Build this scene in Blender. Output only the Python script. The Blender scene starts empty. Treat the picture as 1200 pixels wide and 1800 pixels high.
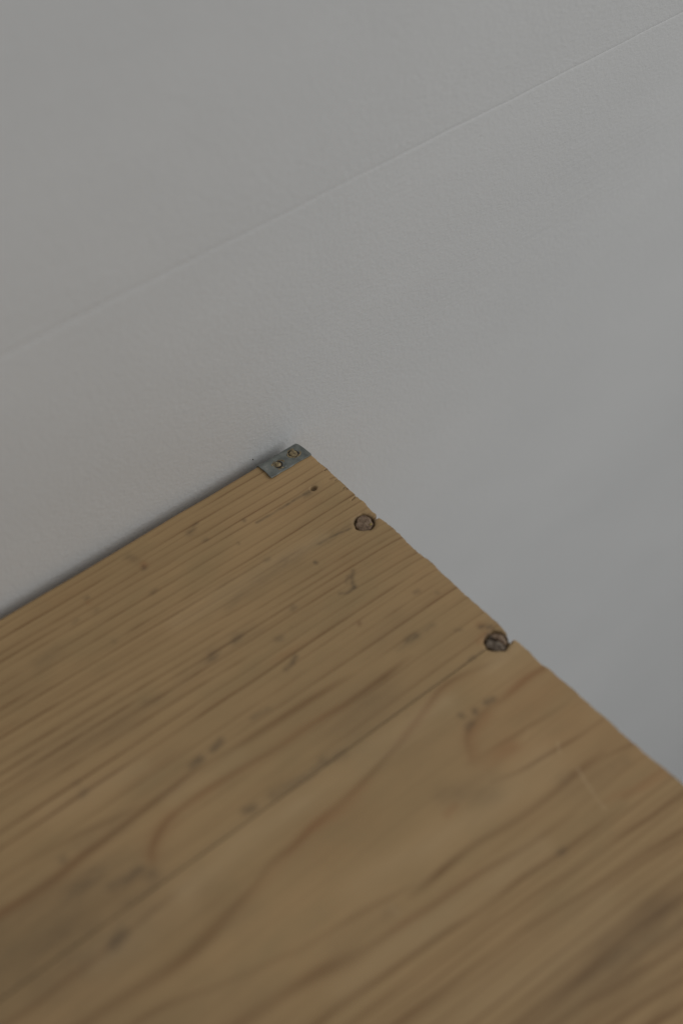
import bpy, bmesh, math, random
import numpy as np
from mathutils import Matrix, Vector

# ------------------------------------------------------------------ camera, light
scene = bpy.context.scene
MM = 0.001
# origin = back right corner of the tabletop; x runs along the wall, y points to the wall, z up
cam_data = bpy.data.cameras.new('camera')
cam = bpy.data.objects.new('camera', cam_data)
scene.collection.objects.link(cam)
scene.camera = cam
cam.matrix_world = Matrix((( 0.76859055,  0.48454622, -0.41771226, -0.18989351),
                           (-0.63968084,  0.59103835, -0.49140827, -0.24576446),
                           ( 0.00877394,  0.64489428,  0.76422142,  0.33295837),
                           (0, 0, 0, 1)))
cam_data.sensor_fit = 'VERTICAL'
cam_data.sensor_height = 36.0
cam_data.lens = 50.0
cam_data.clip_start = 0.01
cam_data.clip_end = 50.0
cam_data.dof.use_dof = True
cam_data.dof.focus_distance = 0.451
cam_data.dof.aperture_fstop = 5.0
cam_data.dof.aperture_blades = 9

world = bpy.data.worlds.new('World')
scene.world = world
world.use_nodes = True
bg = world.node_tree.nodes['Background']
bg.inputs['Color'].default_value = (0.992, 0.994, 0.985, 1)
bg.inputs['Strength'].default_value = 0.29

def window_light(name, loc, target, sx, sy, power, colour):
    d = bpy.data.lights.new(name, 'AREA')
    d.shape = 'RECTANGLE'; d.size = sx; d.size_y = sy; d.energy = power; d.color = colour
    o = bpy.data.objects.new(name, d)
    scene.collection.objects.link(o)
    o.location = loc
    o.rotation_euler = (Vector(target) - Vector(loc)).to_track_quat('-Z', 'Y').to_euler()
    return o
window_light('window_light', (1.55, -1.35, 1.10), (0.05, 0.0, 0.0), 1.8, 1.8, 20.5, (1.0, 0.985, 0.965))

vs = scene.view_settings
vs.view_transform = 'Standard'
vs.look = 'None'
vs.exposure = 0.0
vs.gamma = 1.0
vs.use_curve_mapping = False

# ------------------------------------------------------------------ helpers
def link(o, parent=None):
    scene.collection.objects.link(o)
    if parent is not None:
        o.parent = parent
    return o

def mesh_obj(name, verts, faces, mat, parent=None, smooth=True):
    me = bpy.data.meshes.new(name)
    me.from_pydata([tuple(v) for v in verts], [], faces)
    me.update()
    if smooth:
        me.polygons.foreach_set('use_smooth', [True] * len(me.polygons))
    me.materials.append(mat)
    return link(bpy.data.objects.new(name, me), parent)

def bm_obj(name, bm, mat, parent=None, smooth=True):
    me = bpy.data.meshes.new(name)
    bmesh.ops.recalc_face_normals(bm, faces=bm.faces)
    bm.to_mesh(me); bm.free()
    if smooth:
        me.polygons.foreach_set('use_smooth', [True] * len(me.polygons))
    me.materials.append(mat)
    return link(bpy.data.objects.new(name, me), parent)

class Nodes:
    def __init__(self, name):
        self.mat = bpy.data.materials.new(name)
        self.mat.use_nodes = True
        self.t = self.mat.node_tree
        self.bsdf = self.t.nodes['Principled BSDF']
    def n(self, kind, **kw):
        nd = self.t.nodes.new(kind)
        for k, v in kw.items():
            if k in nd.bl_rna.properties: setattr(nd, k, v)
        return nd
    def l(self, a, b): self.t.links.new(a, b)
    def set(self, sock, v):
        if hasattr(v, 'is_linked') or isinstance(v, bpy.types.NodeSocket): self.l(v, sock)
        else: sock.default_value = v
    def math(self, op, a, b=None, c=None, clamp=False):
        nd = self.n('ShaderNodeMath'); nd.operation = op; nd.use_clamp = clamp
        self.set(nd.inputs[0], a)
        if b is not None: self.set(nd.inputs[1], b)
        if c is not None: self.set(nd.inputs[2], c)
        return nd.outputs[0]
    def mix(self, fac, a, b):
        nd = self.n('ShaderNodeMix'); nd.data_type = 'RGBA'
        self.set(nd.inputs[0], fac); self.set(nd.inputs[6], a); self.set(nd.inputs[7], b)
        return nd.outputs[2]
    def noise(self, vec, scale, detail=3.0, rough=0.5, dist=0.0):
        nd = self.n('ShaderNodeTexNoise')
        self.l(vec, nd.inputs['Vector'])
        nd.inputs['Scale'].default_value = scale; nd.inputs['Detail'].default_value = detail
        nd.inputs['Roughness'].default_value = rough; nd.inputs['Distortion'].default_value = dist
        return nd.outputs['Fac']
    def mapped(self, vec, scale=(1, 1, 1), loc=(0, 0, 0), rot=(0, 0, 0)):
        nd = self.n('ShaderNodeMapping')
        self.l(vec, nd.inputs['Vector'])
        nd.inputs['Scale'].default_value = scale; nd.inputs['Location'].default_value = loc
        nd.inputs['Rotation'].default_value = rot
        return nd.outputs[0]
    def ramp(self, fac, stops):
        nd = self.n('ShaderNodeValToRGB')
        self.l(fac, nd.inputs[0])
        el = nd.color_ramp.elements
        el[0].position, el[0].color = stops[0][0], (*stops[0][1], 1)
        el[1].position, el[1].color = stops[-1][0], (*stops[-1][1], 1)
        for p, c in stops[1:-1]:
            e = el.new(p); e.color = (*c, 1)
        return nd.outputs[0]
    def bump(self, height, strength, distance, normal=None):
        nd = self.n('ShaderNodeBump')
        nd.inputs['Strength'].default_value = strength; nd.inputs['Distance'].default_value = distance
        self.l(height, nd.inputs['Height'])
        if normal is not None: self.l(normal, nd.inputs['Normal'])
        return nd.outputs[0]
    def coords(self):
        return self.n('ShaderNodeTexCoord').outputs['Object']
    def range(self, v, a, b, c=0.0, d=1.0):
        nd = self.n('ShaderNodeMapRange'); nd.clamp = True
        self.l(v, nd.inputs[0])
        for i, x in enumerate((a, b, c, d)): nd.inputs[i + 1].default_value = x
        return nd.outputs[0]

# ------------------------------------------------------------------ materials
def rgb(r, g, b): return (r, g, b, 1.0)

def make_paint():
    N = Nodes('painted_wall')
    co = N.coords()
    tone = N.noise(N.mapped(co, (1, 1, 1.6)), 5.0, 3, 0.55)
    col = N.mix(N.range(tone, 0.3, 0.7), rgb(0.598, 0.606, 0.608), rgb(0.646, 0.654, 0.655))
    smudge = N.range(N.noise(N.mapped(co, (1, 1, 2.2)), 38.0, 4, 0.6), 0.63, 0.80)
    col = N.mix(N.math('MULTIPLY', smudge, 0.10), col, rgb(0.48, 0.475, 0.46))
    N.l(col, N.bsdf.inputs['Base Color'])
    N.bsdf.inputs['Roughness'].default_value = 0.62
    N.bsdf.inputs['Specular IOR Level'].default_value = 0.35
    stipple = N.noise(N.mapped(co, (0.62, 1, 1), rot=(0, 0.1, 0)), 1050.0, 3, 0.6)
    roller = N.noise(N.mapped(co, (1, 1, 1), rot=(0, 0.25, 0)), 330.0, 2, 0.5)
    # brush marks run along the boards, in patches
    brush = N.noise(N.mapped(co, (22, 1, 800), rot=(0, 0.06, 0)), 1.0, 4, 0.6)
    patch = N.range(N.noise(co, 14.0, 2, 0.5), 0.48, 0.66)
    h = N.math('ADD', N.math('MULTIPLY', stipple, 0.75), N.math('MULTIPLY', roller, 0.35))
    h = N.math('ADD', h, N.math('MULTIPLY', N.math('MULTIPLY', brush, patch), 1.1))
    wavy = N.noise(N.mapped(co, (1, 1, 2)), 18.0, 2, 0.5)
    nm = N.bump(h, 1.0, 0.00026)
    nm = N.bump(wavy, 0.4, 0.0012, nm)
    N.l(nm, N.bsdf.inputs['Normal'])
    return N.mat

def make_wood():
    N = Nodes('old_pine')
    co = N.coords()
    at = N.n('ShaderNodeAttribute'); at.attribute_name = 'figure'
    sep = N.n('ShaderNodeSeparateColor'); N.l(at.outputs['Color'], sep.inputs[0])
    grain, red, stain_shade = sep.outputs
    at2 = N.n('ShaderNodeAttribute'); at2.attribute_name = 'scratch'
    # slow warp of the fibre direction
    warp = N.noise(N.mapped(co, (6, 14, 1)), 1.0, 3, 0.5)
    vec = N.n('ShaderNodeVectorMath'); vec.operation = 'ADD'
    cmb = N.n('ShaderNodeCombineXYZ')
    N.l(N.math('MULTIPLY', N.math('SUBTRACT', warp, 0.5), 0.012), cmb.inputs[1])
    N.l(co, vec.inputs[0]); N.l(cmb.outputs[0], vec.inputs[1])
    wv = vec.outputs[0]
    rings = N.noise(N.mapped(wv, (2.2, 480, 40)), 1.0, 2, 0.5)
    fibre = N.noise(N.mapped(wv, (40, 2200, 300)), 1.0, 4, 0.65)
    cloud = N.noise(N.mapped(co, (10, 26, 10)), 1.0, 4, 0.6)
    cloud2 = N.noise(N.mapped(co, (30, 60, 30), loc=(3, 1, 0)), 1.0, 4, 0.6)
    speck = N.noise(N.mapped(co, (180, 420, 100)), 1.0, 4, 0.65)
    col = N.ramp(cloud, [(0.22, (0.360, 0.246, 0.121)), (0.5, (0.444, 0.297, 0.146)), (0.78, (0.520, 0.341, 0.171))])
    r = N.range(rings, 0.52, 0.62)
    col = N.mix(N.math('MULTIPLY', r, 0.10), col, rgb(0.250, 0.140, 0.062))
    g = N.math('MULTIPLY', grain, N.range(fibre, 0.2, 0.75, 0.80, 1.15))
    col = N.mix(N.math('MULTIPLY', g, 0.80, clamp=True), col, rgb(0.215, 0.118, 0.050))
    col = N.mix(N.math('MULTIPLY', red, 0.50, clamp=True), col, rgb(0.340, 0.165, 0.070))
    olive = N.range(cloud2, 0.50, 0.75)
    col = N.mix(N.math('MULTIPLY', olive, 0.36), col, rgb(0.290, 0.220, 0.110))
    f = N.range(fibre, 0.25, 0.75)
    col = N.mix(N.math('MULTIPLY', f, 0.16), col, rgb(0.25, 0.16, 0.08))
    pinch = N.range(speck, 0.66, 0.80)
    col = N.mix(N.math('MULTIPLY', pinch, 0.35), col, rgb(0.12, 0.09, 0.055))
    st = N.math('MULTIPLY', stain_shade, N.range(speck, 0.25, 0.7, 0.7, 1.15))
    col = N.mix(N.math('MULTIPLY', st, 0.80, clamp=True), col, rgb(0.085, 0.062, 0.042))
    col = N.mix(N.math('MULTIPLY', at2.outputs['Fac'], 0.45, clamp=True), col, rgb(0.60, 0.44, 0.255))
    N.l(col, N.bsdf.inputs['Base Color'])
    N.l(N.range(cloud2, 0.2, 0.8, 0.50, 0.66), N.bsdf.inputs['Roughness'])
    N.bsdf.inputs['Specular IOR Level'].default_value = 0.30
    h = N.math('ADD', N.math('MULTIPLY', fibre, 0.7), N.math('MULTIPLY', rings, -0.6))
    h = N.math('SUBTRACT', h, N.math('MULTIPLY', pinch, 0.5))
    nm = N.bump(h, 0.5, 0.00018)
    N.l(nm, N.bsdf.inputs['Normal'])
    return N.mat

def make_zinc():
    N = Nodes('dull_zinc')
    co = N.coords()
    a = N.noise(co, 320.0, 4, 0.6)
    b = N.noise(co, 900.0, 3, 0.6)
    col = N.ramp(a, [(0.30, (0.13, 0.142, 0.134)), (0.5, (0.215, 0.230, 0.214)), (0.62, (0.255, 0.268, 0.250)), (0.75, (0.40, 0.40, 0.375))])
    col = N.mix(N.range(b, 0.66, 0.78), col, rgb(0.42, 0.42, 0.40))
    N.l(col, N.bsdf.inputs['Base Color'])
    N.bsdf.inputs['Metallic'].default_value = 0.55
    N.l(N.range(a, 0.3, 0.7, 0.42, 0.62), N.bsdf.inputs['Roughness'])
    N.l(N.bump(b, 0.35, 0.00015), N.bsdf.inputs['Normal'])
    return N.mat

def make_metal(name, c0, c1, c2, metallic, rough, scale, bump=0.5):
    N = Nodes(name)
    co = N.coords()
    a = N.noise(co, scale, 4, 0.65)
    b = N.noise(co, scale * 2.6, 3, 0.6)
    N.l(N.ramp(a, [(0.32, c0), (0.5, c1), (0.68, c2)]), N.bsdf.inputs['Base Color'])
    N.bsdf.inputs['Metallic'].default_value = metallic
    N.bsdf.inputs['Roughness'].default_value = rough
    N.l(N.bump(N.math('ADD', a, b), bump, 0.0003), N.bsdf.inputs['Normal'])
    return N.mat

def make_plain(name, c, rough=0.8):
    N = Nodes(name)
    co = N.coords()
    a = N.noise(co, 1500.0, 3, 0.6)
    N.l(N.mix(a, rgb(*[x * 0.75 for x in c]), rgb(*[x * 1.25 for x in c])), N.bsdf.inputs['Base Color'])
    N.bsdf.inputs['Roughness'].default_value = rough
    return N.mat

PAINT = make_paint()
WOOD = make_wood()
ZINC = make_zinc()
BRASS = make_metal('tarnished_brass', (0.09, 0.066, 0.036), (0.26, 0.20, 0.11), (0.46, 0.37, 0.21), 0.35, 0.5, 1100.0, 0.8)
RUST = make_metal('brown_rust', (0.085, 0.054, 0.032), (0.225, 0.150, 0.096), (0.340, 0.250, 0.178), 0.25, 0.6, 700.0, 0.7)
STEEL = make_metal('worn_grey_steel', (0.060, 0.044, 0.030), (0.185, 0.142, 0.104), (0.36, 0.315, 0.26), 0.4, 0.5, 650.0, 0.7)
GRIME = make_plain('dark_grime', (0.030, 0.024, 0.018))
FLECK = make_plain('yellow_paint_fleck', (0.33, 0.25, 0.07))

# ------------------------------------------------------------------ the wall: two painted boards meeting at a fine joint
WALL_Y = 3.8 * MM
SEAM_Z = 87.9 * MM
wall = bpy.data.objects.new('wall', None)
link(wall)
wall['kind'] = 'structure'
wall['label'] = 'pale grey painted wall with a fine horizontal joint behind the tabletop'
wall.location = (0, WALL_Y, 0)

def wall_panel(z0, z1, lean, chamfer_low, chamfer_high):
    # front profile in (y, z): y = 0 is the painted face, positive goes into the wall
    prof = []
    if chamfer_low:
        prof += [(0.00016, z0), (0.00012, z0 + 0.00012), (0.00005, z0 + 0.00036), (-0.00002, z0 + 0.00075), (-0.00006, z0 + 0.0013), (-0.00005, z0 + 0.0022), (0.0, z0 + 0.0040)]
    else:
        prof += [(0.02, z0), (0.0, z0)]
    if chamfer_high:
        prof += [(0.0, z1 - 0.0012), (0.00002, z1 - 0.00030), (0.00006, z1 - 0.00018), (0.00011, z1 - 0.00007), (0.00016, z1)]
    else:
        prof += [(0.0, z1), (0.02, z1)]
    xs = np.concatenate([np.linspace(-1.6, -0.3, 12), np.linspace(-0.28, 0.6, 221), np.linspace(0.65, 2.2, 12)])
    rng = np.random.default_rng(5)
    verts, faces = [], []
    ph = rng.uniform(0, 6.28, 6)
    for x in xs:
        wob = 0.00014 * (math.sin(x * 61 + ph[0]) + 0.7 * math.sin(x * 143 + ph[1]) + 0.5 * math.sin(x * 377 + ph[2]))
        for (y, z) in prof:
            zz = z
            if chamfer_low and z < z0 + 0.002: zz = z + wob
            if chamfer_high and z > z1 - 0.002: zz = z + wob
            verts.append((x, y + lean * (z - SEAM_Z), zz))
    m = len(prof)
    for i in range(len(xs) - 1):
        for j in range(m - 1):
            a = i * m + j
            faces.append((a, a + m, a + m + 1, a + 1))
    return mesh_obj('panel', verts, faces, PAINT, wall)
wall_panel(-1.30, SEAM_Z, 0.0, False, True)
wall_panel(SEAM_Z, 1.5, -0.030, True, False)
# solid wall behind the joint
bm = bmesh.new()
bmesh.ops.create_cube(bm, size=1.0, matrix=Matrix.Translation((0.3, 0.0725, 0.1)) @ Matrix.Diagonal((3.8, 0.1, 2.8, 1)))
bm_obj('backing', bm, PAINT, wall, smooth=False)

def paint_speck(x, z, sx, sz, h, mat):
    bm = bmesh.new()
    bmesh.ops.create_icosphere(bm, subdivisions=2, radius=1.0)
    rng = random.Random(int(x * 1e5))
    for v in bm.verts:
        k = 1 + rng.uniform(-0.2, 0.2)
        v.co = Vector((v.co.x * sx * k, v.co.y * h, v.co.z * sz * k))
    o = bm_obj('paint_speck', bm, mat, wall)
    o.location = (x, 0.0, z)
    return o
for x, z, sx, sz, h, mat in [(-0.0149, -0.0014, 0.00020, 0.00026, 0.0002, GRIME)]:
    paint_speck(x, z, sx, sz, h, mat)

# ------------------------------------------------------------------ the tabletop
# Board coordinates in millimetres: u = distance from the free end, v = distance from the wall-side edge.
# Grain lines of the two planks: kind (g latewood, r reddish latewood, s grey stain, broad near-left ones also painted light falloff, p pale scratch), half width, depth of tone, course
STROKES = [
    ('r', 0.8, 0.4, [(118.06, 68.8), (103.14, 68.63), (92.52, 68.83)]),
    ('g', 0.88, 0.45, [(300.36, 63.94), (151.02, 69.57), (139.99, 70.61), (119.96, 74.27), (111.95, 75.56), (103.62, 76.59)]),
    ('g', 0.88, 0.75, [(305.2, 71.96), (155.89, 77.69), (148.18, 78.43), (140.01, 78.65), (130.91, 77.69), (119.96, 77.42), (112.89, 76.92), (103.53, 76.45), (96.28, 75.84), (85.32, 77.03), (76.0, 77.4), (61.67, 77.96), (56.69, 78.01), (43.37, 79.25)]),
    ('g', 1.44, 0.8, [(305.23, 71.4), (156.2, 78.21), (148.58, 79.08), (140.26, 79.04), (131.17, 78.09)]),
    ('r', 0.96, 0.5, [(305.19, 71.53), (156.05, 77.95), (146.85, 78.94), (130.91, 77.69), (120.06, 77.55)]),
    ('g', 0.88, 0.75, [(119.33, 91.3), (117.93, 87.78), (113.85, 84.96), (108.23, 83.09), (100.83, 82.14), (92.09, 82.82), (82.52, 83.39), (76.61, 84.43), (69.41, 84.43), (59.52, 84.46), (52.75, 85.55), (40.31, 85.45), (27.27, 85.05)]),
    ('r', 1.76, 0.7, [(118.09, 88.26), (113.74, 85.06), (108.61, 83.62)]),
    ('r', 0.88, 0.6, [(108.23, 83.09), (92.09, 82.82), (76.61, 84.43)]),
    ('r', 1.04, 0.45, [(76.61, 84.43), (69.41, 84.43), (59.52, 84.46), (49.39, 86.41)]),
    ('r', 0.56, 0.5, [(63.89, 61.64), (51.49, 61.88), (44.67, 61.9)]),
    ('g', 0.24, 0.9, [(2.1, 19.14), (-0.45, 19.54)]),
    ('g', 0.24, 1.2, [(1.81, 28.47), (-0.39, 28.93)]),
    ('g', 0.32, 1.0, [(0.62, 25.68), (-0.1, 25.51)]),
    ('g', 0.8, 0.6, [(301.81, 106.71), (152.82, 113.65), (143.11, 114.78), (131.66, 116.11), (125.08, 115.64), (118.01, 114.89), (111.2, 113.24), (102.65, 112.06), (95.26, 109.54), (89.74, 110.01), (81.24, 108.3), (72.14, 108.15), (62.2, 106.78), (52.12, 105.05), (42.95, 102.75), (33.05, 99.85), (25.88, 97.8), (16.65, 99.51), (4.24, 102.73)]),
    ('g', 1.44, 0.75, [(302.32, 107.94), (153.12, 114.11), (143.35, 115.12), (131.82, 116.34), (125.25, 115.87), (118.19, 115.13), (111.47, 113.6), (104.68, 112.37)]),
    ('r', 1.28, 0.4, [(131.66, 116.11), (118.45, 115.48), (105.6, 113.57), (92.84, 111.13), (86.53, 110.19)]),
    ('r', 1.44, 0.7, [(90.72, 109.62), (81.75, 108.92), (72.43, 109.2), (62.4, 107.71)]),
    ('r', 1.04, 0.5, [(53.28, 105.22), (38.16, 102.03), (26.51, 98.49), (17.3, 100.21)]),
    ('g', 0.8, 0.6, [(319.86, 95.99), (170.7, 102.35), (161.97, 103.28), (153.66, 102.65), (144.03, 102.76), (137.91, 102.24), (131.69, 101.7), (122.86, 101.28), (115.84, 101.18)]),
    ('r', 0.8, 0.5, [(153.66, 102.65), (144.03, 102.76), (137.91, 102.24)]),
    ('g', 0.72, 0.5, [(294.53, 111.07), (146.67, 121.18), (136.49, 122.92), (123.2, 127.64), (112.31, 130.25), (103.32, 132.67), (92.87, 133.75), (79.83, 135.82), (70.22, 137.84)]),
    ('g', 0.72, 0.55, [(277.57, 131.72), (128.12, 136.87), (118.14, 137.73), (108.39, 138.97), (100.62, 140.28), (92.57, 142.48), (84.92, 143.17), (77.55, 143.91), (68.89, 144.85), (57.37, 145.44), (51.32, 146.39), (40.15, 148.02), (26.64, 149.08)]),
    ('g', 1.6, 0.85, [(277.71, 131.86), (128.28, 137.08), (118.31, 137.95), (108.57, 139.19), (100.8, 140.5), (92.97, 142.53)]),
    ('r', 0.96, 0.5, [(84.92, 143.17), (77.55, 143.91), (68.89, 144.85), (57.37, 145.44)]),
    ('g', 0.88, 0.85, [(74.73, 139.05), (67.5, 139.09), (59.38, 138.73), (51.09, 138.79), (45.25, 140.07), (33.94, 141.14), (25.08, 141.53), (17.45, 140.78), (7.9, 141.46)]),
    ('g', 0.72, 0.7, [(259.08, 147.77), (109.12, 149.08), (103.62, 149.2), (92.43, 150.34), (85.39, 150.65), (74.91, 151.44), (66.49, 152.65), (60.95, 153.36), (51.56, 153.03), (36.68, 154.8), (26.64, 155.2), (14.51, 155.87)]),
    ('g', 0.64, 0.65, [(254.57, 150.97), (104.81, 154.39), (95.17, 154.94), (83.86, 156.15), (74.88, 156.54), (66.36, 156.6), (59.02, 157.86), (50.84, 158.18), (37.38, 160.12), (26.76, 161.13), (20.78, 161.3), (0.85, 163.46), (-0.99, 163.58)]),
    ('g', 0.8, 0.8, [(247.85, 157.97), (98.03, 160.87), (90.8, 161.22), (84.52, 161.95), (75.44, 162.19), (67.48, 163.21), (61.32, 163.03), (51.08, 164.42), (35.75, 166.68), (19.25, 168.56), (8.47, 170.18), (-0.89, 171.02)]),
    ('g', 1.44, 0.6, [(247.98, 157.31), (98.29, 161.17), (91.16, 161.63), (84.89, 162.36), (76.02, 162.81)]),
    ('g', 0.56, 0.5, [(83.36, 164.7), (65.53, 165.76), (42.81, 167.75), (26.36, 169.22), (10.55, 172.02), (-0.82, 173.23)]),
    ('g', 1.04, 0.7, [(226.72, 173.46), (77.33, 178.85), (66.58, 179.82), (59.09, 180.62), (50.54, 180.73), (39.66, 180.55), (32.36, 181.41), (22.04, 182.15), (-0.94, 183.14)]),
    ('g', 0.64, 0.7, [(212.05, 171.04), (66.0, 184.72), (54.6, 187.39), (46.78, 188.06), (39.68, 189.7), (31.83, 190.79), (-0.69, 193.5)]),
    ('g', 0.64, 0.7, [(210.93, 180.49), (62.71, 189.72), (45.49, 192.4), (35.96, 194.43), (-0.19, 199.05)]),
    ('g', 0.72, 0.8, [(205.12, 182.34), (57.56, 193.11), (43.48, 195.68), (38.53, 196.7), (-0.19, 201.49)]),
    ('g', 0.8, 0.9, [(199.03, 185.89), (52.55, 198.82), (43.26, 200.87), (0.04, 206.59)]),
    ('g', 1.44, 0.4, [(57.41, 177.08), (42.57, 178.14), (19.13, 179.59), (-0.96, 180.34)]),
    ('g', 0.72, 0.5, [(24.07, 111.98), (14.28, 111.7), (6.55, 111.02), (0.04, 111.68)]),
    ('r', 0.96, 0.7, [(24.07, 111.98), (14.28, 111.7), (6.55, 111.02), (0.31, 111.95)]),
    ('g', 0.56, 0.4, [(38.59, 120.69), (32.92, 121.31), (24.3, 122.04), (15.16, 122.84), (3.36, 124.28)]),
    ('g', 0.48, 0.65, [(36.87, 128.75), (27.36, 131.5), (17.66, 132.29), (10.14, 133.69), (-0.04, 133.94)]),
    ('g', 0.56, 0.5, [(15.42, 141.33), (4.54, 143.1), (-0.72, 144.24)]),
    ('r', 0.72, 0.7, [(13.01, 154.08), (5.04, 155.64), (-1.23, 156.83)]),
    ('r', 0.64, 0.5, [(22.01, 150.76), (11.42, 153.01), (-3.65, 155.48)]),
    ('g', 0.72, 0.45, [(12.5, 111.23), (23.45, 111.32), (30.3, 112.71), (34.05, 115.38), (37.18, 121.85)]),
    ('r', 1.6, 0.6, [(24.07, 111.98), (30.43, 113.76), (33.71, 116.8), (36.6, 123.0), (25.19, 124.27)]),
    ('r', 0.8, 0.8, [(52.59, 128.11), (49.31, 127.83)]),
    ('s', 1.2, 0.42, [(7.86, 37.56), (14.42, 36.81), (21.07, 36.79), (33.45, 35.91)]),
    ('s', 0.24, 0.9, [(9.96, 38.45), (16.08, 37.46), (21.35, 37.13)]),
    ('s', 1.28, 0.3, [(33.45, 35.91), (47.34, 37.38), (56.19, 38.12)]),
    ('s', 0.32, 0.9, [(9.8, 18.77), (15.24, 18.52), (21.19, 18.7), (30.59, 18.34)]),
    ('s', 0.8, 0.6, [(10.66, 19.27), (12.33, 19.1)]),
    ('s', 0.44, 1.0, [(19.82, 51.25), (22.53, 53.69), (23.51, 56.41)]),
    ('s', 0.4, 0.9, [(28.19, 55.26), (26.13, 56.68), (23.49, 55.88)]),
    ('s', 0.4, 0.6, [(22.09, 51.86), (24.23, 53.38)]),
    ('s', 0.48, 1.0, [(51.95, 64.52), (53.52, 65.47), (56.91, 66.15)]),
    ('s', 0.72, 0.9, [(84.63, 73.04), (88.08, 73.85)]),
    ('s', 0.8, 0.9, [(91.97, 74.03), (95.07, 74.17)]),
    ('s', 0.64, 0.5, [(68.64, 72.94), (73.53, 72.92)]),
    ('s', 1.04, 0.55, [(62.12, 96.81), (66.75, 95.25), (72.6, 96.45), (80.25, 95.19), (83.8, 94.88)]),
    ('s', 0.88, 0.9, [(90.15, 94.59), (92.14, 94.02)]),
    ('s', 0.72, 0.7, [(67.11, 94.73), (66.97, 95.52)]),
    ('s', 1.28, 1.1, [(121.33, 93.67), (122.52, 93.88)]),
    ('s', 1.6, 0.7, [(131.88, 84.36), (137.12, 84.61), (139.76, 84.79)]),
    ('s', 1.12, 0.7, [(122.99, 90.3), (130.54, 90.04)]),
    ('s', 1.12, 1.6, [(136.02, 101.91), (138.53, 102.66)]),
    ('s', 8.8, 0.55, [(295.38, 57.61), (158.65, 82.28), (143.4, 89.16), (129.21, 93.11)]),  # broad stain, tone deepened to paint in light falloff and vignette
    ('s', 11.2, 0.42, [(314.65, 76.56), (173.7, 97.09), (158.43, 102.65), (145.48, 102.48)]),  # wide stain at the near left corner, partly painted falloff
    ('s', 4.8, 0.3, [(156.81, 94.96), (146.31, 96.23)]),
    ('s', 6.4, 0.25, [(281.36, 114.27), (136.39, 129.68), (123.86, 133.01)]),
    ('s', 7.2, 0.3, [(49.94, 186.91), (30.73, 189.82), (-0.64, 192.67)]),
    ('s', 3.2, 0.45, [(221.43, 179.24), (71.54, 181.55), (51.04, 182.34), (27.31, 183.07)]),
    ('s', 0.64, 1.0, [(25.25, 109.83), (25.38, 110.19)]),
    ('s', 0.64, 0.9, [(29.26, 108.42), (29.14, 108.75)]),
    ('s', 0.72, 0.7, [(20.94, 109.81), (19.09, 110.14)]),
    ('s', 0.8, 0.5, [(28.59, 111.79), (30.53, 112.51)]),
    ('s', 2.4, 0.32, [(49.35, 123.48), (43.24, 127.87), (40.13, 131.09)]),
    ('s', 0.64, 0.7, [(36.45, 154.58), (37.47, 154.56)]),
    ('s', 0.64, 0.8, [(21.08, 80.52), (24.01, 80.15)]),
    ('s', 0.56, 0.5, [(10.03, 69.36), (10.95, 69.14)]),
    ('s', 0.4, 0.5, [(5.8, 73.37), (6.2, 73.31)]),
    ('r', 0.48, 0.9, [(30.42, 66.9), (30.93, 67.26)]),
    ('s', 0.32, 0.8, [(30.42, 66.9), (30.93, 67.26)]),
    ('s', 0.4, 0.5, [(11.07, 86.43), (9.67, 87.32)]),
    ('s', 0.8, 0.35, [(27.83, 80.82), (15.04, 81.1)]),
    ('s', 0.8, 0.9, [(47.54, 8.49), (48.6, 8.78)]),
    ('s', 0.48, 0.5, [(46.22, 7.55), (44.9, 7.19)]),
    ('r', 0.72, 1.2, [(66.08, 9.69), (66.43, 10.5)]),
    ('s', 0.56, 0.8, [(66.81, 10.75), (66.91, 11.49)]),
    ('s', 0.96, 0.4, [(67.03, 7.52), (68.13, 4.66)]),
    ('s', 0.4, 1.2, [(86.16, 9.79), (86.15, 10.07)]),
    ('r', 0.56, 0.8, [(86.57, 11.31), (86.67, 11.76)]),
    ('s', 0.48, 0.5, [(86.12, 15.39), (86.71, 15.69)]),
    ('s', 0.4, 0.4, [(92.67, 14.71), (93.85, 15.04)]),
    ('s', 0.4, 0.7, [(32.85, 15.03), (32.99, 15.49)]),
    ('s', 0.48, 0.5, [(46.19, 14.19), (46.84, 14.22)]),
    ('s', 0.32, 0.6, [(39.7, 21.22), (39.71, 21.79)]),
    ('s', 0.48, 0.6, [(88.22, 27.88), (88.58, 27.84)]),
    ('s', 0.64, 0.5, [(69.29, 20.16), (70.28, 20.43)]),
    ('s', 0.88, 0.7, [(60.32, 49.03), (61.8, 48.84)]),
    ('s', 0.96, 0.7, [(69.21, 48.82), (70.98, 49.87)]),
    ('s', 1.6, 0.3, [(54.75, 49.76), (60.08, 48.72), (69.44, 49.13), (80.72, 49.76)]),
    ('s', 0.8, 0.5, [(51.43, 56.85), (52.3, 56.65)]),
    ('s', 0.64, 0.6, [(41.54, 50.69), (42.31, 50.85)]),
    ('s', 0.4, 0.7, [(26.52, 41.6), (26.4, 42.25)]),
    ('s', 0.56, 0.5, [(37.23, 31.97), (36.45, 32.06)]),
    ('s', 4.0, 0.3, [(101.27, 51.96), (112.56, 49.59), (127.36, 47.57)]),
    ('s', 1.28, 0.5, [(92.86, 50.64), (90.52, 51.37)]),
    ('s', 1.6, 0.4, [(102.95, 20.32), (108.73, 20.57)]),
    ('s', 0.8, 0.6, [(121.7, 62.78), (122.09, 63.11)]),
    ('s', 0.8, 0.6, [(136.22, 75.35), (136.17, 75.79)]),
    ('s', 0.72, 0.4, [(121.19, 59.27), (121.7, 59.51)]),
    ('s', 2.0, 0.3, [(129.17, 75.02), (117.69, 76.14)]),
    ('s', 3.2, 0.25, [(89.03, 137.88), (97.05, 138.78)]),
    ('s', 1.6, 0.3, [(80.71, 138.99), (82.97, 139.44)]),
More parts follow.
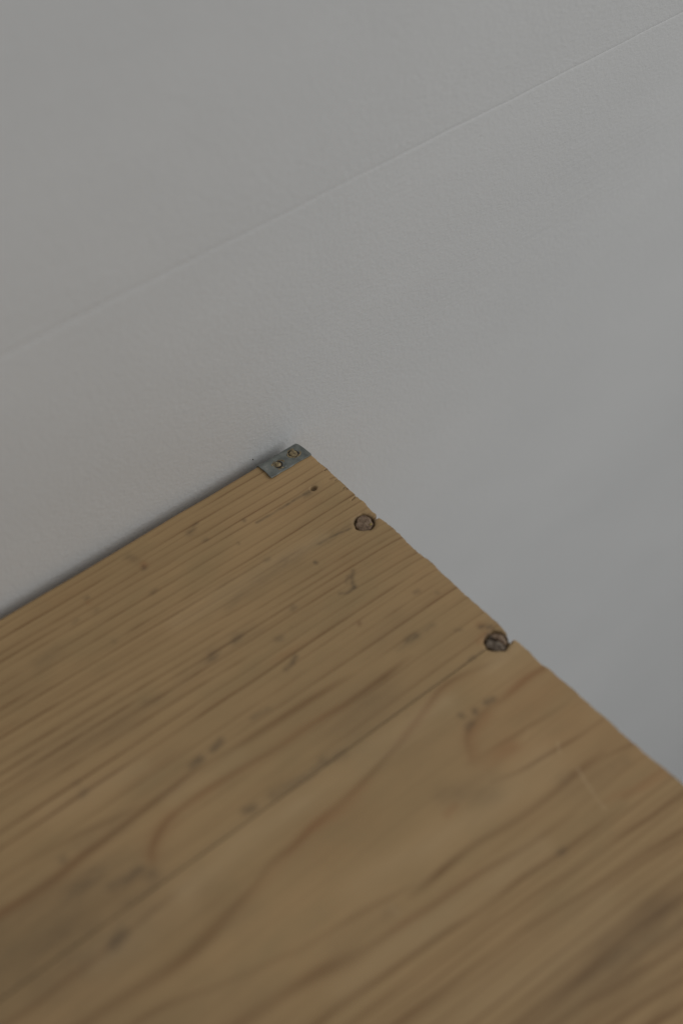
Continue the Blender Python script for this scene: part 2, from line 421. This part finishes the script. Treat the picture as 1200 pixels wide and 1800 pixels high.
    ('r', 0.96, 0.7, [(4.12, 89.03), (4.02, 89.63)]),
    ('s', 0.64, 0.8, [(4.57, 90.22), (2.42, 91.98)]),
    ('r', 0.96, 0.6, [(5.47, 92.83), (8.12, 93.97)]),
    ('s', 0.48, 0.5, [(14.9, 96.48), (13.5, 96.63)]),
    ('s', 4.8, 0.18, [(45.15, 89.89), (54.65, 92.66)]),
    ('s', 3.2, 0.15, [(21.29, 73.36), (32.81, 76.72)]),
    ('s', 4.8, 0.3, [(30.58, 180.37), (29.62, 188.84), (26.17, 207.1)]),
    ('s', 5.6, 0.2, [(63.43, 182.96), (46.8, 185.85)]),
    ('s', 1.2, 0.35, [(8.73, 146.4), (5.11, 147.15)]),
    ('s', 1.2, 0.3, [(21.73, 140.12), (19.95, 140.48)]),
    ('r', 9.6, 0.42, [(5.58, 117.65), (5.45, 128.48), (5.98, 139.64)]),
    ('r', 6.4, 0.35, [(24.85, 119.51), (15.08, 120.56)]),
    ('r', 4.8, 0.3, [(84.16, 114.2), (72.26, 113.6)]),
    ('r', 3.2, 0.25, [(28.57, 45.99), (18.65, 47.22), (9.27, 49.31)]),
    ('r', 2.8, 0.25, [(24.77, 19.31), (10.39, 23.69)]),
    ('r', 4.8, 0.22, [(6.14, 56.09), (6.81, 72.01)]),
    ('r', 2.4, 0.3, [(100.51, 4.35), (80.29, 6.26)]),
    ('r', 4.0, 0.25, [(48.31, 137.55), (28.82, 140.84)]),
    ('r', 4.0, 0.2, [(126.5, 108.84), (113.51, 109.98)]),
    ('p', 2.08, 0.38, [(71.19, 33.67), (42.84, 34.27), (19.68, 35.08)]),
    ('p', 2.72, 0.5, [(116.29, 101.8), (88.17, 100.47), (57.98, 101.35), (30.03, 102.34)]),
    ('p', 3.2, 0.5, [(10.65, 102.46), (1.63, 102.36)]),
    ('p', 3.6, 0.4, [(82.24, 129.9), (60.66, 131.53), (35.75, 135.13), (21.56, 133.59)]),
    ('p', 2.4, 0.4, [(103.37, 146.37), (85.43, 146.51), (59.13, 148.97), (40.38, 150.31)]),
    ('p', 2.4, 0.35, [(131.55, 62.6), (105.71, 66.51)]),
    ('p', 2.0, 0.3, [(104.79, 78.23), (83.81, 80.08)]),
    ('p', 3.2, 0.3, [(143.37, 104.23), (120.03, 104.59)]),
    ('p', 4.8, 0.28, [(236.31, 162.69), (87.07, 168.71), (64.84, 170.95), (40.4, 172.26)]),
    ('s', 2.4, 0.22, [(49.25, 37.16), (31.1, 38.39)]),
    ('s', 5.6, 0.2, [(46.22, 111.03), (35.58, 112.97)]),
    ('s', 3.2, 0.25, [(44.97, 127.53), (36.86, 127.66)]),
    ('s', 3.2, 0.22, [(21.79, 142.28), (14.67, 143.73)]),
    ('s', 3.2, 0.2, [(98.88, 69.9), (110.73, 71.17)]),
    ('s', 4.0, 0.2, [(58.18, 92.07), (40.31, 90.28)]),
    ('s', 4.0, 0.2, [(114.1, 103.61), (110.05, 114.76)]),
    ('p', 0.32, 0.55, [(16.59, 140.37), (18.34, 146.21), (19.72, 153.07)]),
    ('p', 0.32, 0.6, [(14.83, 131.21), (16.99, 133.98)]),
    ('p', 0.4, 0.5, [(80.44, 138.24), (80.41, 140.78)]),
    ('p', 0.32, 0.4, [(17.63, 123.14), (21.09, 124.9)]),
]
JOINT = 96.7
TOP_LENGTH, TOP_WIDTH, TOP_THICK = 620.0, 246.0, 17.0
END_LINE = [(-5, 0.1), (0.0, 0.35), (1.5, 0.15), (7.47, 0.0), (11.45, -0.05), (14.79, -0.32), (17.2, -0.05), (19.85, -0.08), (25.36, -0.1), (30.99, 0.02), (32.59, -0.40), (34.6, -0.1),
            (36.55, 0.10), (38.6, 0.0), (39.1, 0.12), (39.45, 0.8), (39.75, 1.7), (40.1, 1.9), (40.4, 0.7), (40.65, 0.18), (41.0, 0.1), (43.42, -0.33), (44.2, -0.2), (46.8, -0.36), (50.04, -0.31), (53.5, -0.05), (57.43, 0.06), (61.2, -0.22), (65.33, -0.37),
            (69.5, -0.15), (74.24, -0.19), (79.27, -0.07), (84.44, -0.2), (92.17, -0.33), (94.4, -0.1), (96.0, 0.15), (96.69, 0.4)]
END_LINE_2 = [(96.7, 0.75), (97.6, 1.0), (98.5, 1.55), (99.0, 1.75), (99.25, 1.2), (99.4, 0.25), (99.7, -0.1), (101.0, -0.25), (105.11, -0.18), (108.2, -0.05), (110.39, 0.10), (111.3, -0.2), (112.67, -0.50), (115.2, -0.35), (117.72, -0.41),
              (122.0, -0.68), (126.43, -0.70), (129.5, -0.65), (133.19, -0.84), (138.31, -0.80), (144.0, -0.98), (149.6, -1.16), (153.43, -1.43), (161.09, -1.84), (200, -2.6), (250, -3.0)]
NAILS = [(5.15, 39.15, 2.75), (4.6, 96.55, 3.05)]        # u, v, radius of the two nails at the free end
HOLE = (8.4, 18.7)
SPLITS = [([(3.2, 37.4), (2.6, 39.0), (1.9, 40.0), (0.6, 40.1)], 0.30, 1.6), ([(4.3, 98.6), (3.3, 99.3), (1.5, 99.4)], 0.35, 1.2), ([(1.6, 24.6), (0.0, 24.4)], 0.14, 0.5), ([(2.4, 29.9), (0.0, 29.4)], 0.15, 0.6), ([(1.2, 20.4), (0.0, 20.3)], 0.14, 0.4), ([(1.0, 15.1), (0.0, 15.0)], 0.2, 0.5)]

def value_noise(x, y, seed):
    rng = np.random.default_rng(seed)
    tab = rng.random((256, 256))
    xi = np.floor(x).astype(int); yi = np.floor(y).astype(int)
    fx = x - xi; fy = y - yi
    fx = fx * fx * (3 - 2 * fx); fy = fy * fy * (3 - 2 * fy)
    g = lambda a, b: tab[a % 256, b % 256]
    return (g(xi, yi) * (1 - fx) + g(xi + 1, yi) * fx) * (1 - fy) + (g(xi, yi + 1) * (1 - fx) + g(xi + 1, yi + 1) * fx) * fy - 0.5

def seg_distance(px, py, pts):
    best = np.full(px.shape, 1e9); along = np.zeros(px.shape)
    acc = 0.0
    for (ax, ay), (bx, by) in zip(pts[:-1], pts[1:]):
        dx, dy = bx - ax, by - ay
        L2 = dx * dx + dy * dy + 1e-9
        t = np.clip(((px - ax) * dx + (py - ay) * dy) / L2, 0, 1)
        d = np.hypot(px - ax - t * dx, py - ay - t * dy)
        m = d < best
        best[m] = d[m]; along[m] = acc + t[m] * math.sqrt(L2)
        acc += math.sqrt(L2)
    return best, along, acc

def smooth_course(pts, rounds=2):
    for _ in range(rounds):
        if len(pts) < 3: return pts
        out = [pts[0]]
        for (ax, ay), (bx, by) in zip(pts[:-1], pts[1:]):
            out += [(ax * .75 + bx * .25, ay * .75 + by * .25), (ax * .25 + bx * .75, ay * .25 + by * .75)]
        out.append(pts[-1])
        pts = out
    return pts

# growth rings of the plank by the wall: where each ring crosses u = 0 and u = 128
RING_NEAR = np.array([-0.5, 3.5, 7.5, 12, 15.2, 18.0, 21.5, 25.5, 29, 32.3, 35.5, 39, 43.3, 46.2, 48.5, 50.4, 53.5, 57.7, 60.1, 63.7, 66.3, 70.6, 75.3, 80.1, 87, 93, 99])
RING_FAR = np.array([-1.0, 3.0, 6.6, 11, 13.4, 15.8, 20.2, 23.7, 27.4, 30, 33.5, 35.3, 37.8, 41.8, 44.8, 47.7, 50.6, 54.2, 59.4, 63.2, 66.5, 70, 74, 78, 86, 93, 99])
def ring_field(U, V):
    bend = 0.9 * np.exp(-U / 6.0) * np.exp(-((V - 58) / 16.0) ** 2)
    Vb = V - bend + 0.7 * value_noise(U / 45.0, V / 30.0, 61) + 0.28 * value_noise(U / 13.0, V / 14.0, 62) + 0.07 * value_noise(U / 3.0, V / 3.0, 63)
    # bend round the small knots
    for (ku, kv, kr) in [(8.4, 18.7, 1.6), (44, 11.5, 2.2), (62, 14.0, 2.0), (20, 53.5, 1.5)]:
        du, dv = (U - ku) / (2.6 * kr), (V - kv) / kr
        Vb = Vb - kr * 0.5 * dv * np.exp(-(du ** 2 + dv ** 2))
    f = np.clip(U / 128.0, 0, 1.6)
    out = np.zeros(U.shape)
    rng = np.random.default_rng(77)
    for i in range(len(RING_NEAR)):
        c = RING_NEAR[i] + (RING_FAR[i] - RING_NEAR[i]) * f
        nx = RING_NEAR[i] - RING_NEAR[i - 1] if i else 4.0
        k = rng.uniform(0.5, 1.05); w = rng.uniform(0.20, 0.30)
        d = Vb - c
        line = np.where(d > 0, np.exp(-(d / (0.7 * w)) ** 2), 0.72 * np.exp(-(d / (1.25 * w)) ** 2) + 0.36 * np.exp(-(d / (0.32 * nx)) ** 2))
        k = k * (1 + 1.2 * value_noise(U / 25.0 + i * 3.1, V / 60.0, 64) + 0.9 * value_noise(U / 6.0 + i * 1.7, V / 9.0, 65))
        if 11 <= i <= 12: k = k * np.clip(1.3 - np.exp(-((U - 35) / 22.0) ** 2), 0.2, 1)   # pale band
        if i > 19: k = k * (0.25 + 0.75 * np.exp(-np.clip(U - 30, 0, None) / 30.0))
        out = np.maximum(out, k * line)
        d2 = d + nx * rng.uniform(0.4, 0.6)                                             # faint false rings
        if nx > 2.3: out = np.maximum(out, rng.uniform(0.12, 0.38) * np.exp(-(d2 / 0.22) ** 2) * (1 + 1.2 * value_noise(U / 18.0 + i, V / 50.0, 66)) * (np.exp(-np.clip(U - 25, 0, None) / 20.0) if i > 19 else 1.0))
    return np.clip(out, 0, 1.3)

def figure(U, V, v0, v1):
    F = {k: np.zeros(U.shape) for k in 'grsp'}
    if v0 > 1:      # fine straight rings towards the outer side of the second plank
        rng = np.random.default_rng(91)
        Vb = V + 0.045 * U + 0.8 * value_noise(U / 40.0, V / 30.0, 92) + 0.3 * value_noise(U / 12.0, V / 12.0, 93)
        c = 146.0
        while c < TOP_WIDTH + 12:
            k = rng.uniform(0.25, 0.75) * min(1.0, (c - 142) / 22.0); w = rng.uniform(0.30, 0.55); d = Vb - c
            k = k * (1 + 0.9 * value_noise(U / 25.0 + c, V / 60.0, 94))
            F['g'] = np.maximum(F['g'], k * np.where(d > 0, np.exp(-(d / (0.7 * w)) ** 2), np.exp(-(d / (1.5 * w)) ** 2)))
            c += rng.uniform(1.6, 3.6)
    if v0 < 1: F['g'] += (0.90 + 0.34 * np.clip((U - 40) / 80.0, 0, 1)) * ring_field(U, V)
    wob = 0.9 * value_noise(U / 22.0, V / 9.0, 3) + 0.45 * value_noise(U / 6.0, V / 3.0, 4)
    Vw = V + wob * 0.40
    for idx, (kind, w, k, pts) in enumerate(STROKES):
        pts = smooth_course(list(pts), 2)
        us = [p[0] for p in pts]; vs_ = [p[1] for p in pts]
        mid = sum(vs_) / len(vs_)
        if (kind in 'gr') and not (v0 - 3 < mid < v1 + 3): continue
        pad = 4.0 * w + 2.0
        sel = (U > min(us) - pad) & (U < max(us) + pad) & (V > min(vs_) - pad) & (V < max(vs_) + pad)
        if not sel.any(): continue
        long = kind in 'gr' and (max(us) - min(us)) > 15
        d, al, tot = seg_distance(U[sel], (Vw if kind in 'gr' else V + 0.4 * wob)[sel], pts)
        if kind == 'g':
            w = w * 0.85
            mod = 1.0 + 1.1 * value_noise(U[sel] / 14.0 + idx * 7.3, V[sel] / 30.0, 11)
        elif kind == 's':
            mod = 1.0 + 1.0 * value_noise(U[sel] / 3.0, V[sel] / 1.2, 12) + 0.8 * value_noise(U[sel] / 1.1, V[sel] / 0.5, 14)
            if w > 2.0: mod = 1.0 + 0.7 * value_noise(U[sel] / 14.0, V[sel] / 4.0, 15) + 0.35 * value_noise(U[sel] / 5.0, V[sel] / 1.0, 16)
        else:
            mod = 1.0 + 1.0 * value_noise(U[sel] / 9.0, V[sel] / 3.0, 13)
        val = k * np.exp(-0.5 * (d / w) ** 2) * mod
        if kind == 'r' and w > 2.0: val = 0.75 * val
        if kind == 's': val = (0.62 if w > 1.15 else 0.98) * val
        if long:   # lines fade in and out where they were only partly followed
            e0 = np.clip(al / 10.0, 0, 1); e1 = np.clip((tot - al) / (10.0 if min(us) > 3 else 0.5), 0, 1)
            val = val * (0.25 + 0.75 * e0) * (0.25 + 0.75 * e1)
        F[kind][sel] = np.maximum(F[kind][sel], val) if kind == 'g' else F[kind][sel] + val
    # dirt packed round the nails, in the splits and in the old nail hole
    for (nu, nv, nr) in NAILS:
        r = np.hypot(U - nu, V - nv)
        F['s'] += 1.5 * np.exp(-((r - nr - 0.22) / 0.28) ** 2) + 0.32 * np.exp(-((r - nr) / 1.2) ** 2) + 1.0 * (r < nr)
    r = np.hypot((U - HOLE[0]) / 1.15, V - HOLE[1])
    F['s'] += 1.2 / (1 + np.exp((r - 0.85) / 0.12)) + 0.25 * np.exp(-(r / 2.2) ** 2)
    for path, w, dep in SPLITS:
        d, _, _ = seg_distance(U, V, path); F['s'] += 1.0 * np.exp(-(d / (0.9 * w)) ** 2)
    dj = np.abs(V - JOINT)
    F['s'] += (0.55 + 0.6 * value_noise(U / 6.0, U * 0, 51)) * np.exp(-(dj / 0.26) ** 2) + 0.15 * np.exp(-(dj / 1.1) ** 2) * (V < JOINT)
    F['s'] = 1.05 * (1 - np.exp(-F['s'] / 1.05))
    return F

def surface(U, V, D_end, D_back, D_joint):
    # height of the worn top surface in mm
    z = 0.10 * value_noise(U / 40.0, V / 25.0, 21) + 0.05 * value_noise(U / 9.0, V / 5.0, 22)
    def roll(d, r):
        d = np.clip(d, 0, r)
        return r - np.sqrt(np.maximum(r * r - (r - d) ** 2, 0))
    z = z - roll(D_end, 0.55 + 0.5 * (value_noise(V / 4.0, V * 0, 23) + value_noise(V / 1.3, V * 0, 24) * 0.5))
    z = z - roll(D_back, 1.5 + 0.6 * value_noise(U / 12.0, U * 0, 25))
    z = z - roll(D_joint, 0.22) * 1.2
    # splits running from the nails to the end
    for (nu, nv, nr) in NAILS:
        r = np.hypot(U - nu, V - nv)
        th = np.arctan2(V - nv, U - nu)
        rr = nr * (1 + 0.07 * np.sin(3 * th + nv) + 0.05 * np.sin(5 * th) + 0.03 * np.sin(9 * th + 1))
        depth = 1.5 if nv < 60 else 1.9
        z = z - depth / (1 + np.exp((r - rr - 0.38) / 0.07))
        z = z - 0.25 * np.exp(-((r - rr - 0.4) / 0.8) ** 2)
    for path, w, dep in SPLITS:
        d, _, _ = seg_distance(U, V, path); z = z - dep * np.exp(-(d / w) ** 2)
    r = np.hypot((U - HOLE[0]) / 1.15, V - HOLE[1])
    z = z - 1.4 / (1 + np.exp((r - 0.85) / 0.1))
    return z

def make_plank(parent, v0, v1, end_line, back_edge, joint_low, joint_high):
    # grid, finer near the free end and along the edges
    s = np.concatenate([np.array([0, .05, .12, .22, .35, .5, .68, .9]), np.arange(1.15, 14, 0.26), np.arange(14, 30, 0.40), np.arange(30, 60, 0.6), np.arange(60, 230, 0.95), np.arange(230, TOP_LENGTH, 12.0), [TOP_LENGTH]])
    e = np.array([0, .04, .1, .18, .28, .42, .6, .8, 1.05, 1.35])
    v = np.concatenate([v0 + e, np.arange(v0 + 1.6, v1 - 1.6, 0.18 if v0 < 1 else 0.32), np.arange(38.0, 41.6, 0.09) if v0 < 1 else np.arange(v0 + 1.65, 100.5, 0.11), v1 - e[::-1]])
    v = np.unique(np.round(v, 4))
    v = v[np.concatenate([[True], np.diff(v) > 0.02])]
    el = np.array(end_line)
    rough = 0.16 * value_noise(v / 0.55, v * 0, 30 + int(v0)) + 0.14 * value_noise(v / 1.2, v * 0, 31 + int(v0)) + 0.12 * value_noise(v / 2.7, v * 0, 32 + int(v0))
    end = np.interp(v, el[:, 0], el[:, 1]) + rough
    S, V = np.meshgrid(s, v, indexing='ij')
    U = S + end[None, :] * np.clip(1 - S / 25.0, 0, 1)
    Dj = np.full(U.shape, 9.0)
    if joint_low: Dj = np.minimum(Dj, V - v0)
    if joint_high: Dj = np.minimum(Dj, v1 - V)
    Db = (V - v0) if back_edge else (np.full(U.shape, 9.0) if joint_high or True else None)
    if not joint_high: Db = np.minimum(Db, v1 - V)
    Z = surface(U, V, S, Db, Dj)
    F = figure(U, V, v0, v1)
    F['s'] += (0.55 + 0.9 * value_noise(V / 1.7, V * 0, 71)) * np.exp(-(S / 0.35) ** 2)     # grime on the sawn arris
    Z = Z - 0.05 * np.clip(F['g'], 0, 1.2) - 0.10 * np.clip(F['s'] - 0.6, 0, 1)
    n, m = U.shape
    top = np.stack([-U, -V, Z], -1).reshape(-1, 3) * MM
    # skirt and underside: copy of the border ring pushed down
    idx = np.arange(n * m).reshape(n, m)
    ring = np.concatenate([idx[0, :], idx[1:, -1], idx[-1, -2::-1], idx[-2:0:-1, 0]])
    R = top[ring].copy()
    lev = []
    for f_, zz in ((0.30, -4.0), (0.6, -9.0), (1.0, -TOP_THICK)):
        q = R.copy(); q[:, 2] = zz * MM
        lev.append(q)
    verts = np.concatenate([top] + lev)
    k = len(ring)
    a = idx[:-1, :-1].ravel(); b = idx[1:, :-1].ravel(); c = idx[1:, 1:].ravel(); d = idx[:-1, 1:].ravel()
    quads = np.stack([a, b, c, d], -1)
    base = n * m
    prev = ring
    sides = []
    for li in range(len(lev)):
        cur = base + li * k + np.arange(k)
        sides.append(np.stack([prev, np.roll(prev, -1), np.roll(cur, -1), cur], -1))
        prev = cur
    quads = np.concatenate([quads] + sides)
    me = bpy.data.meshes.new('plank')
    me.vertices.add(len(verts)); me.vertices.foreach_set('co', verts.astype(np.float32).ravel())
    nq = len(quads)
    me.loops.add(nq * 4 + k)
    me.polygons.add(nq + 1)
    me.loops.foreach_set('vertex_index', np.concatenate([quads.ravel(), prev]).astype(np.int32))
    me.polygons.foreach_set('loop_start', np.concatenate([np.arange(nq) * 4, [nq * 4]]).astype(np.int32))
    me.update(calc_edges=True)
    me.validate()
    me.polygons.foreach_set('use_smooth', [True] * len(me.polygons))
    fig = np.zeros((len(verts), 4), np.float32); fig[:, 3] = 1
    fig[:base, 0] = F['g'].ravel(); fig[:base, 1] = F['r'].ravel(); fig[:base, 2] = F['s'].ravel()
    sc = np.zeros(len(verts), np.float32); sc[:base] = F['p'].ravel()
    for li in range(len(lev)):
        fig[base + li * k: base + (li + 1) * k, :2] = fig[ring, :2]
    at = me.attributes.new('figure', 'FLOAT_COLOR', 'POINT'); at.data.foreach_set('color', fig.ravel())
    at = me.attributes.new('scratch', 'FLOAT', 'POINT'); at.data.foreach_set('value', sc)
    me.materials.append(WOOD)
    return link(bpy.data.objects.new('plank', me), parent)

top = bpy.data.objects.new('wooden_tabletop', None)
link(top)
top['label'] = 'old pine tabletop of two planks with nailed end and metal strip on its corner'
top['category'] = 'tabletop'
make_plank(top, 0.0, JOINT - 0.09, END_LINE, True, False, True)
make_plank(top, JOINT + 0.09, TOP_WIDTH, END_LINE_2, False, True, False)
# batten under the end, which the nails go into
bm = bmesh.new()
bmesh.ops.create_cube(bm, size=1.0, matrix=Matrix.Translation((-0.0065, -0.125, -0.0425)) @ Matrix.Diagonal((0.010, 0.230, 0.050, 1)))
bmesh.ops.bevel(bm, geom=bm.edges[:], offset=0.0008, segments=2, affect='EDGES')
bm_obj('batten', bm, WOOD, top, smooth=False)

# ---- nails
def disc_head(radius, dome, seed, groove=None, rough=0.08, rings=14, seg=48, drop=1.6):
    rng = np.random.default_rng(seed)
    ph = rng.uniform(0, 6.28, 5)
    verts, faces = [], []
    def rim(t): return radius * (1 + rough * (0.5 * math.sin(2 * t + ph[0]) + 0.4 * math.sin(3 * t + ph[1]) + 0.25 * math.sin(7 * t + ph[2])))
    verts.append((0, 0, dome))
    for i in range(1, rings + 1):
        f = i / rings
        for j in range(seg):
            t = 2 * math.pi * j / seg
            R = rim(t) * f
            x, y = R * math.cos(t), R * math.sin(t)
            z = dome * (1 - f * f) - (0.25 if i == rings else 0.05 if i == rings - 1 else 0.0)
            verts.append([x, y, z])
    for j in range(seg):
        t = 2 * math.pi * j / seg
        verts.append([rim(t) * math.cos(t), rim(t) * math.sin(t), -drop])
    V = np.array([list(v) for v in verts], float)
    V[:, 2] += 0.10 * value_noise(V[:, 0] / 0.9 + 9, V[:, 1] / 0.9 + 5, seed) + 0.06 * value_noise(V[:, 0] / 0.35 + 9, V[:, 1] / 0.35 + 5, seed + 1)
    if groove: V[:, 2] += groove(V[:, 0], V[:, 1])
    for j in range(seg): faces.append((0, 1 + j, 1 + (j + 1) % seg))
    for i in range(rings):
        for j in range(seg):
            a = 1 + i * seg + j; b = 1 + i * seg + (j + 1) % seg
            faces.append((a, a + seg, b + seg, b))
    return V * MM, faces

def place(o, u, v, z, rot=(0, 0, 0)):
    o.location = (-u * MM, -v * MM, z * MM); o.rotation_euler = rot
    return o

u, v, r = NAILS[0]
V_, F_ = disc_head(r, 0.10, 41, rough=0.15)
nail = place(mesh_obj('nail', V_, F_, RUST, top), u, v, -0.42, (math.radians(3), math.radians(-3), 0))
nail['label'] = 'flat round rusty brown nail head near the notched end'
bm = bmesh.new()
bmesh.ops.create_icosphere(bm, subdivisions=2, radius=0.00034)
for q in bm.verts: q.co = Vector((q.co.x * 1.4, q.co.y * 0.9, q.co.z * 0.5))
fl = bm_obj('paint_fleck', bm, FLECK, nail); fl.location = (0.0012, -0.0017, 0.00005)

u, v, r = NAILS[1]
def slot(x, y):     # a groove across the head; the half towards the free end stands higher
    xx = x + 0.12 * y
    xx = xx + 0.30 * np.sin(y * 0.9) + 0.10 * y * y - 0.3
    return -(0.55 + 0.35 * np.tanh(y)) * np.exp(-((xx - 0.45) / 0.40) ** 2) + 0.35 / (1 + np.exp(-(xx - 0.8) / 0.12))
V_, F_ = disc_head(r * 0.97, 0.30, 43, groove=slot, rough=0.10, rings=22, seg=64)
nail = place(mesh_obj('nail', V_, F_, STEEL, top), u, v, -0.75, (math.radians(-4), math.radians(-7), 0))
nail.data.materials.append(RUST)
for p in nail.data.polygons:
    if p.center.x + 0.12 * p.center.y > 0.0007: p.material_index = 1
nail['label'] = 'battered grey nail head split by a groove, sunk at the plank joint'

# ---- zinc strip bent over the wall-side edge at the corner
def strip_mesh():
    prof = []                                   # (v, z) across the strip, from the top's inner edge over the edge and down
    for t in np.linspace(0, 1, 16): prof.append((7.45 + (1.75 - 7.45) * t, 0.42))
    for a in np.linspace(0, 1, 12)[1:]:
        th = a * math.pi / 2
        prof.append((1.75 - 2.15 * math.sin(th), 0.42 - 2.15 * (1 - math.cos(th))))
    for t in np.linspace(0, 1, 8)[1:]: prof.append((-0.40, -1.73 - 6.0 * t))
    us = np.concatenate([np.linspace(0.10, 0.6, 4), np.linspace(0.9, 15.3, 50), np.linspace(15.5, 16.2, 6)])
    thick = 0.38
    P = np.array(prof)
    tang = np.gradient(P, axis=0); tang /= np.linalg.norm(tang, axis=1)[:, None]
    nrm = np.stack([tang[:, 1], -tang[:, 0]], -1)   # outwards
    verts, faces = [], []
    n, m = len(us), len(P)
    for side in (0, 1):
        for i, uu in enumerate(us):
            for j in range(m):
                vv, zz = P[j] - nrm[j] * thick * side
                top_part = 1.0 if P[j][1] > 0.3 else 0.0
                # slight lift of the inner end, dishing round the two nails
                lift = 0.42 * max(0.0, (uu - 11.5) / 4.7) ** 2 * (0.35 + 0.65 * min(1, max(0, vv) / 7.0)) * max(0.0, min(1.0, (zz + 1.5) / 1.5))
                dish = sum(-0.22 * math.exp(-(((uu - a) / 1.9) ** 2 + ((vv - b) / 1.9) ** 2)) for a, b in STRIP_NAILS) * top_part
                edge = 0.10 * math.sin(uu * 0.9) * (1 if j == 0 else 0)
                warp = 0.05 * math.sin(uu * 0.55 + vv * 0.4)
                skew = (0.10 if i > n - 7 else 0.0) * math.sin(vv * 1.1)
                corner = 0.85 * (1 - min(max(vv, 0), 7.4) / 7.4) ** 2 * (1 - uu / 16.2)
                verts.append((-(uu + skew + corner), -(vv + edge), zz + lift + dish + warp * top_part))
    def q(s, i, j): return s * n * m + i * m + j
    for i in range(n - 1):
        for j in range(m - 1):
            faces.append((q(0, i, j), q(0, i + 1, j), q(0, i + 1, j + 1), q(0, i, j + 1)))
            faces.append((q(1, i, j), q(1, i, j + 1), q(1, i + 1, j + 1), q(1, i + 1, j)))
    for i in range(n - 1):
        for j in (0, m - 1): faces.append((q(0, i, j), q(1, i, j), q(1, i + 1, j), q(0, i + 1, j)))
    for j in range(m - 1):
        for i in (0, n - 1): faces.append((q(0, i, j), q(0, i, j + 1), q(1, i, j + 1), q(1, i, j)))
    return np.array(verts) * MM, faces
STRIP_NAILS = [(10.95, 4.35), (4.25, 3.55)]
V_, F_ = strip_mesh()
bm = bmesh.new()
me = bpy.data.meshes.new('tmp'); me.from_pydata([tuple(x) for x in V_], [], F_); bm.from_mesh(me); bpy.data.meshes.remove(me)
bmesh.ops.remove_doubles(bm, verts=bm.verts, dist=1e-7)
bmesh.ops.recalc_face_normals(bm, faces=bm.faces)
strip = bm_obj('metal_strip', bm, ZINC, top)
strip['label'] = 'dull grey zinc strip bent over the tabletop corner'
md = strip.modifiers.new('bevel', 'BEVEL'); md.width = 0.00010; md.segments = 2; md.limit_method = 'ANGLE'; md.angle_limit = math.radians(40)

def rim_ring(R, r, seed):
    rng = np.random.default_rng(seed); ph = rng.uniform(0, 6.28, 4)
    verts, faces = [], []
    a, b = 40, 8
    for i in range(a):
        t = 2 * math.pi * i / a
        RR = R * (1 + 0.07 * math.sin(2 * t + ph[0]) + 0.05 * math.sin(5 * t + ph[1]))
        rr = r * (1 + 0.45 * math.sin(3 * t + ph[2]) + 0.25 * math.sin(8 * t + ph[3]))
        for j in range(b):
            s_ = 2 * math.pi * j / b
            verts.append(((RR + rr * math.cos(s_)) * math.cos(t) * MM, (RR + rr * math.cos(s_)) * math.sin(t) * MM, 0.5 * rr * math.sin(s_) * MM))
    for i in range(a):
        for j in range(b):
            faces.append((i * b + j, ((i + 1) % a) * b + j, ((i + 1) % a) * b + (j + 1) % b, i * b + (j + 1) % b))
    return verts, faces

for i, (su, sv) in enumerate(STRIP_NAILS):
    ve, fa = rim_ring(1.92, 0.24, 60 + i)
    place(mesh_obj('hole_rim', ve, fa, BRASS, strip), su - 0.1, sv, 0.30)
    bm = bmesh.new()                             # dirt in the recess round the head
    bmesh.ops.create_cone(bm, cap_ends=True, segments=32, radius1=0.00182, radius2=0.00180, depth=0.0002)
    place(bm_obj('recess_dirt', bm, GRIME, strip, smooth=False), su, sv, 0.24)
    V_, F_ = disc_head(1.25 if i == 0 else 1.5, 0.42 if i == 0 else 0.30, 70 + i, rough=0.10, rings=8, seg=32, drop=0.5)
    h = mesh_obj('nail_head', V_, F_, BRASS, strip)
    place(h, su + (0.35 if i == 0 else -0.05), sv - (0.2 if i == 0 else 0), 0.40, (0.1, -0.12 if i == 0 else 0.05, i * 1.3))
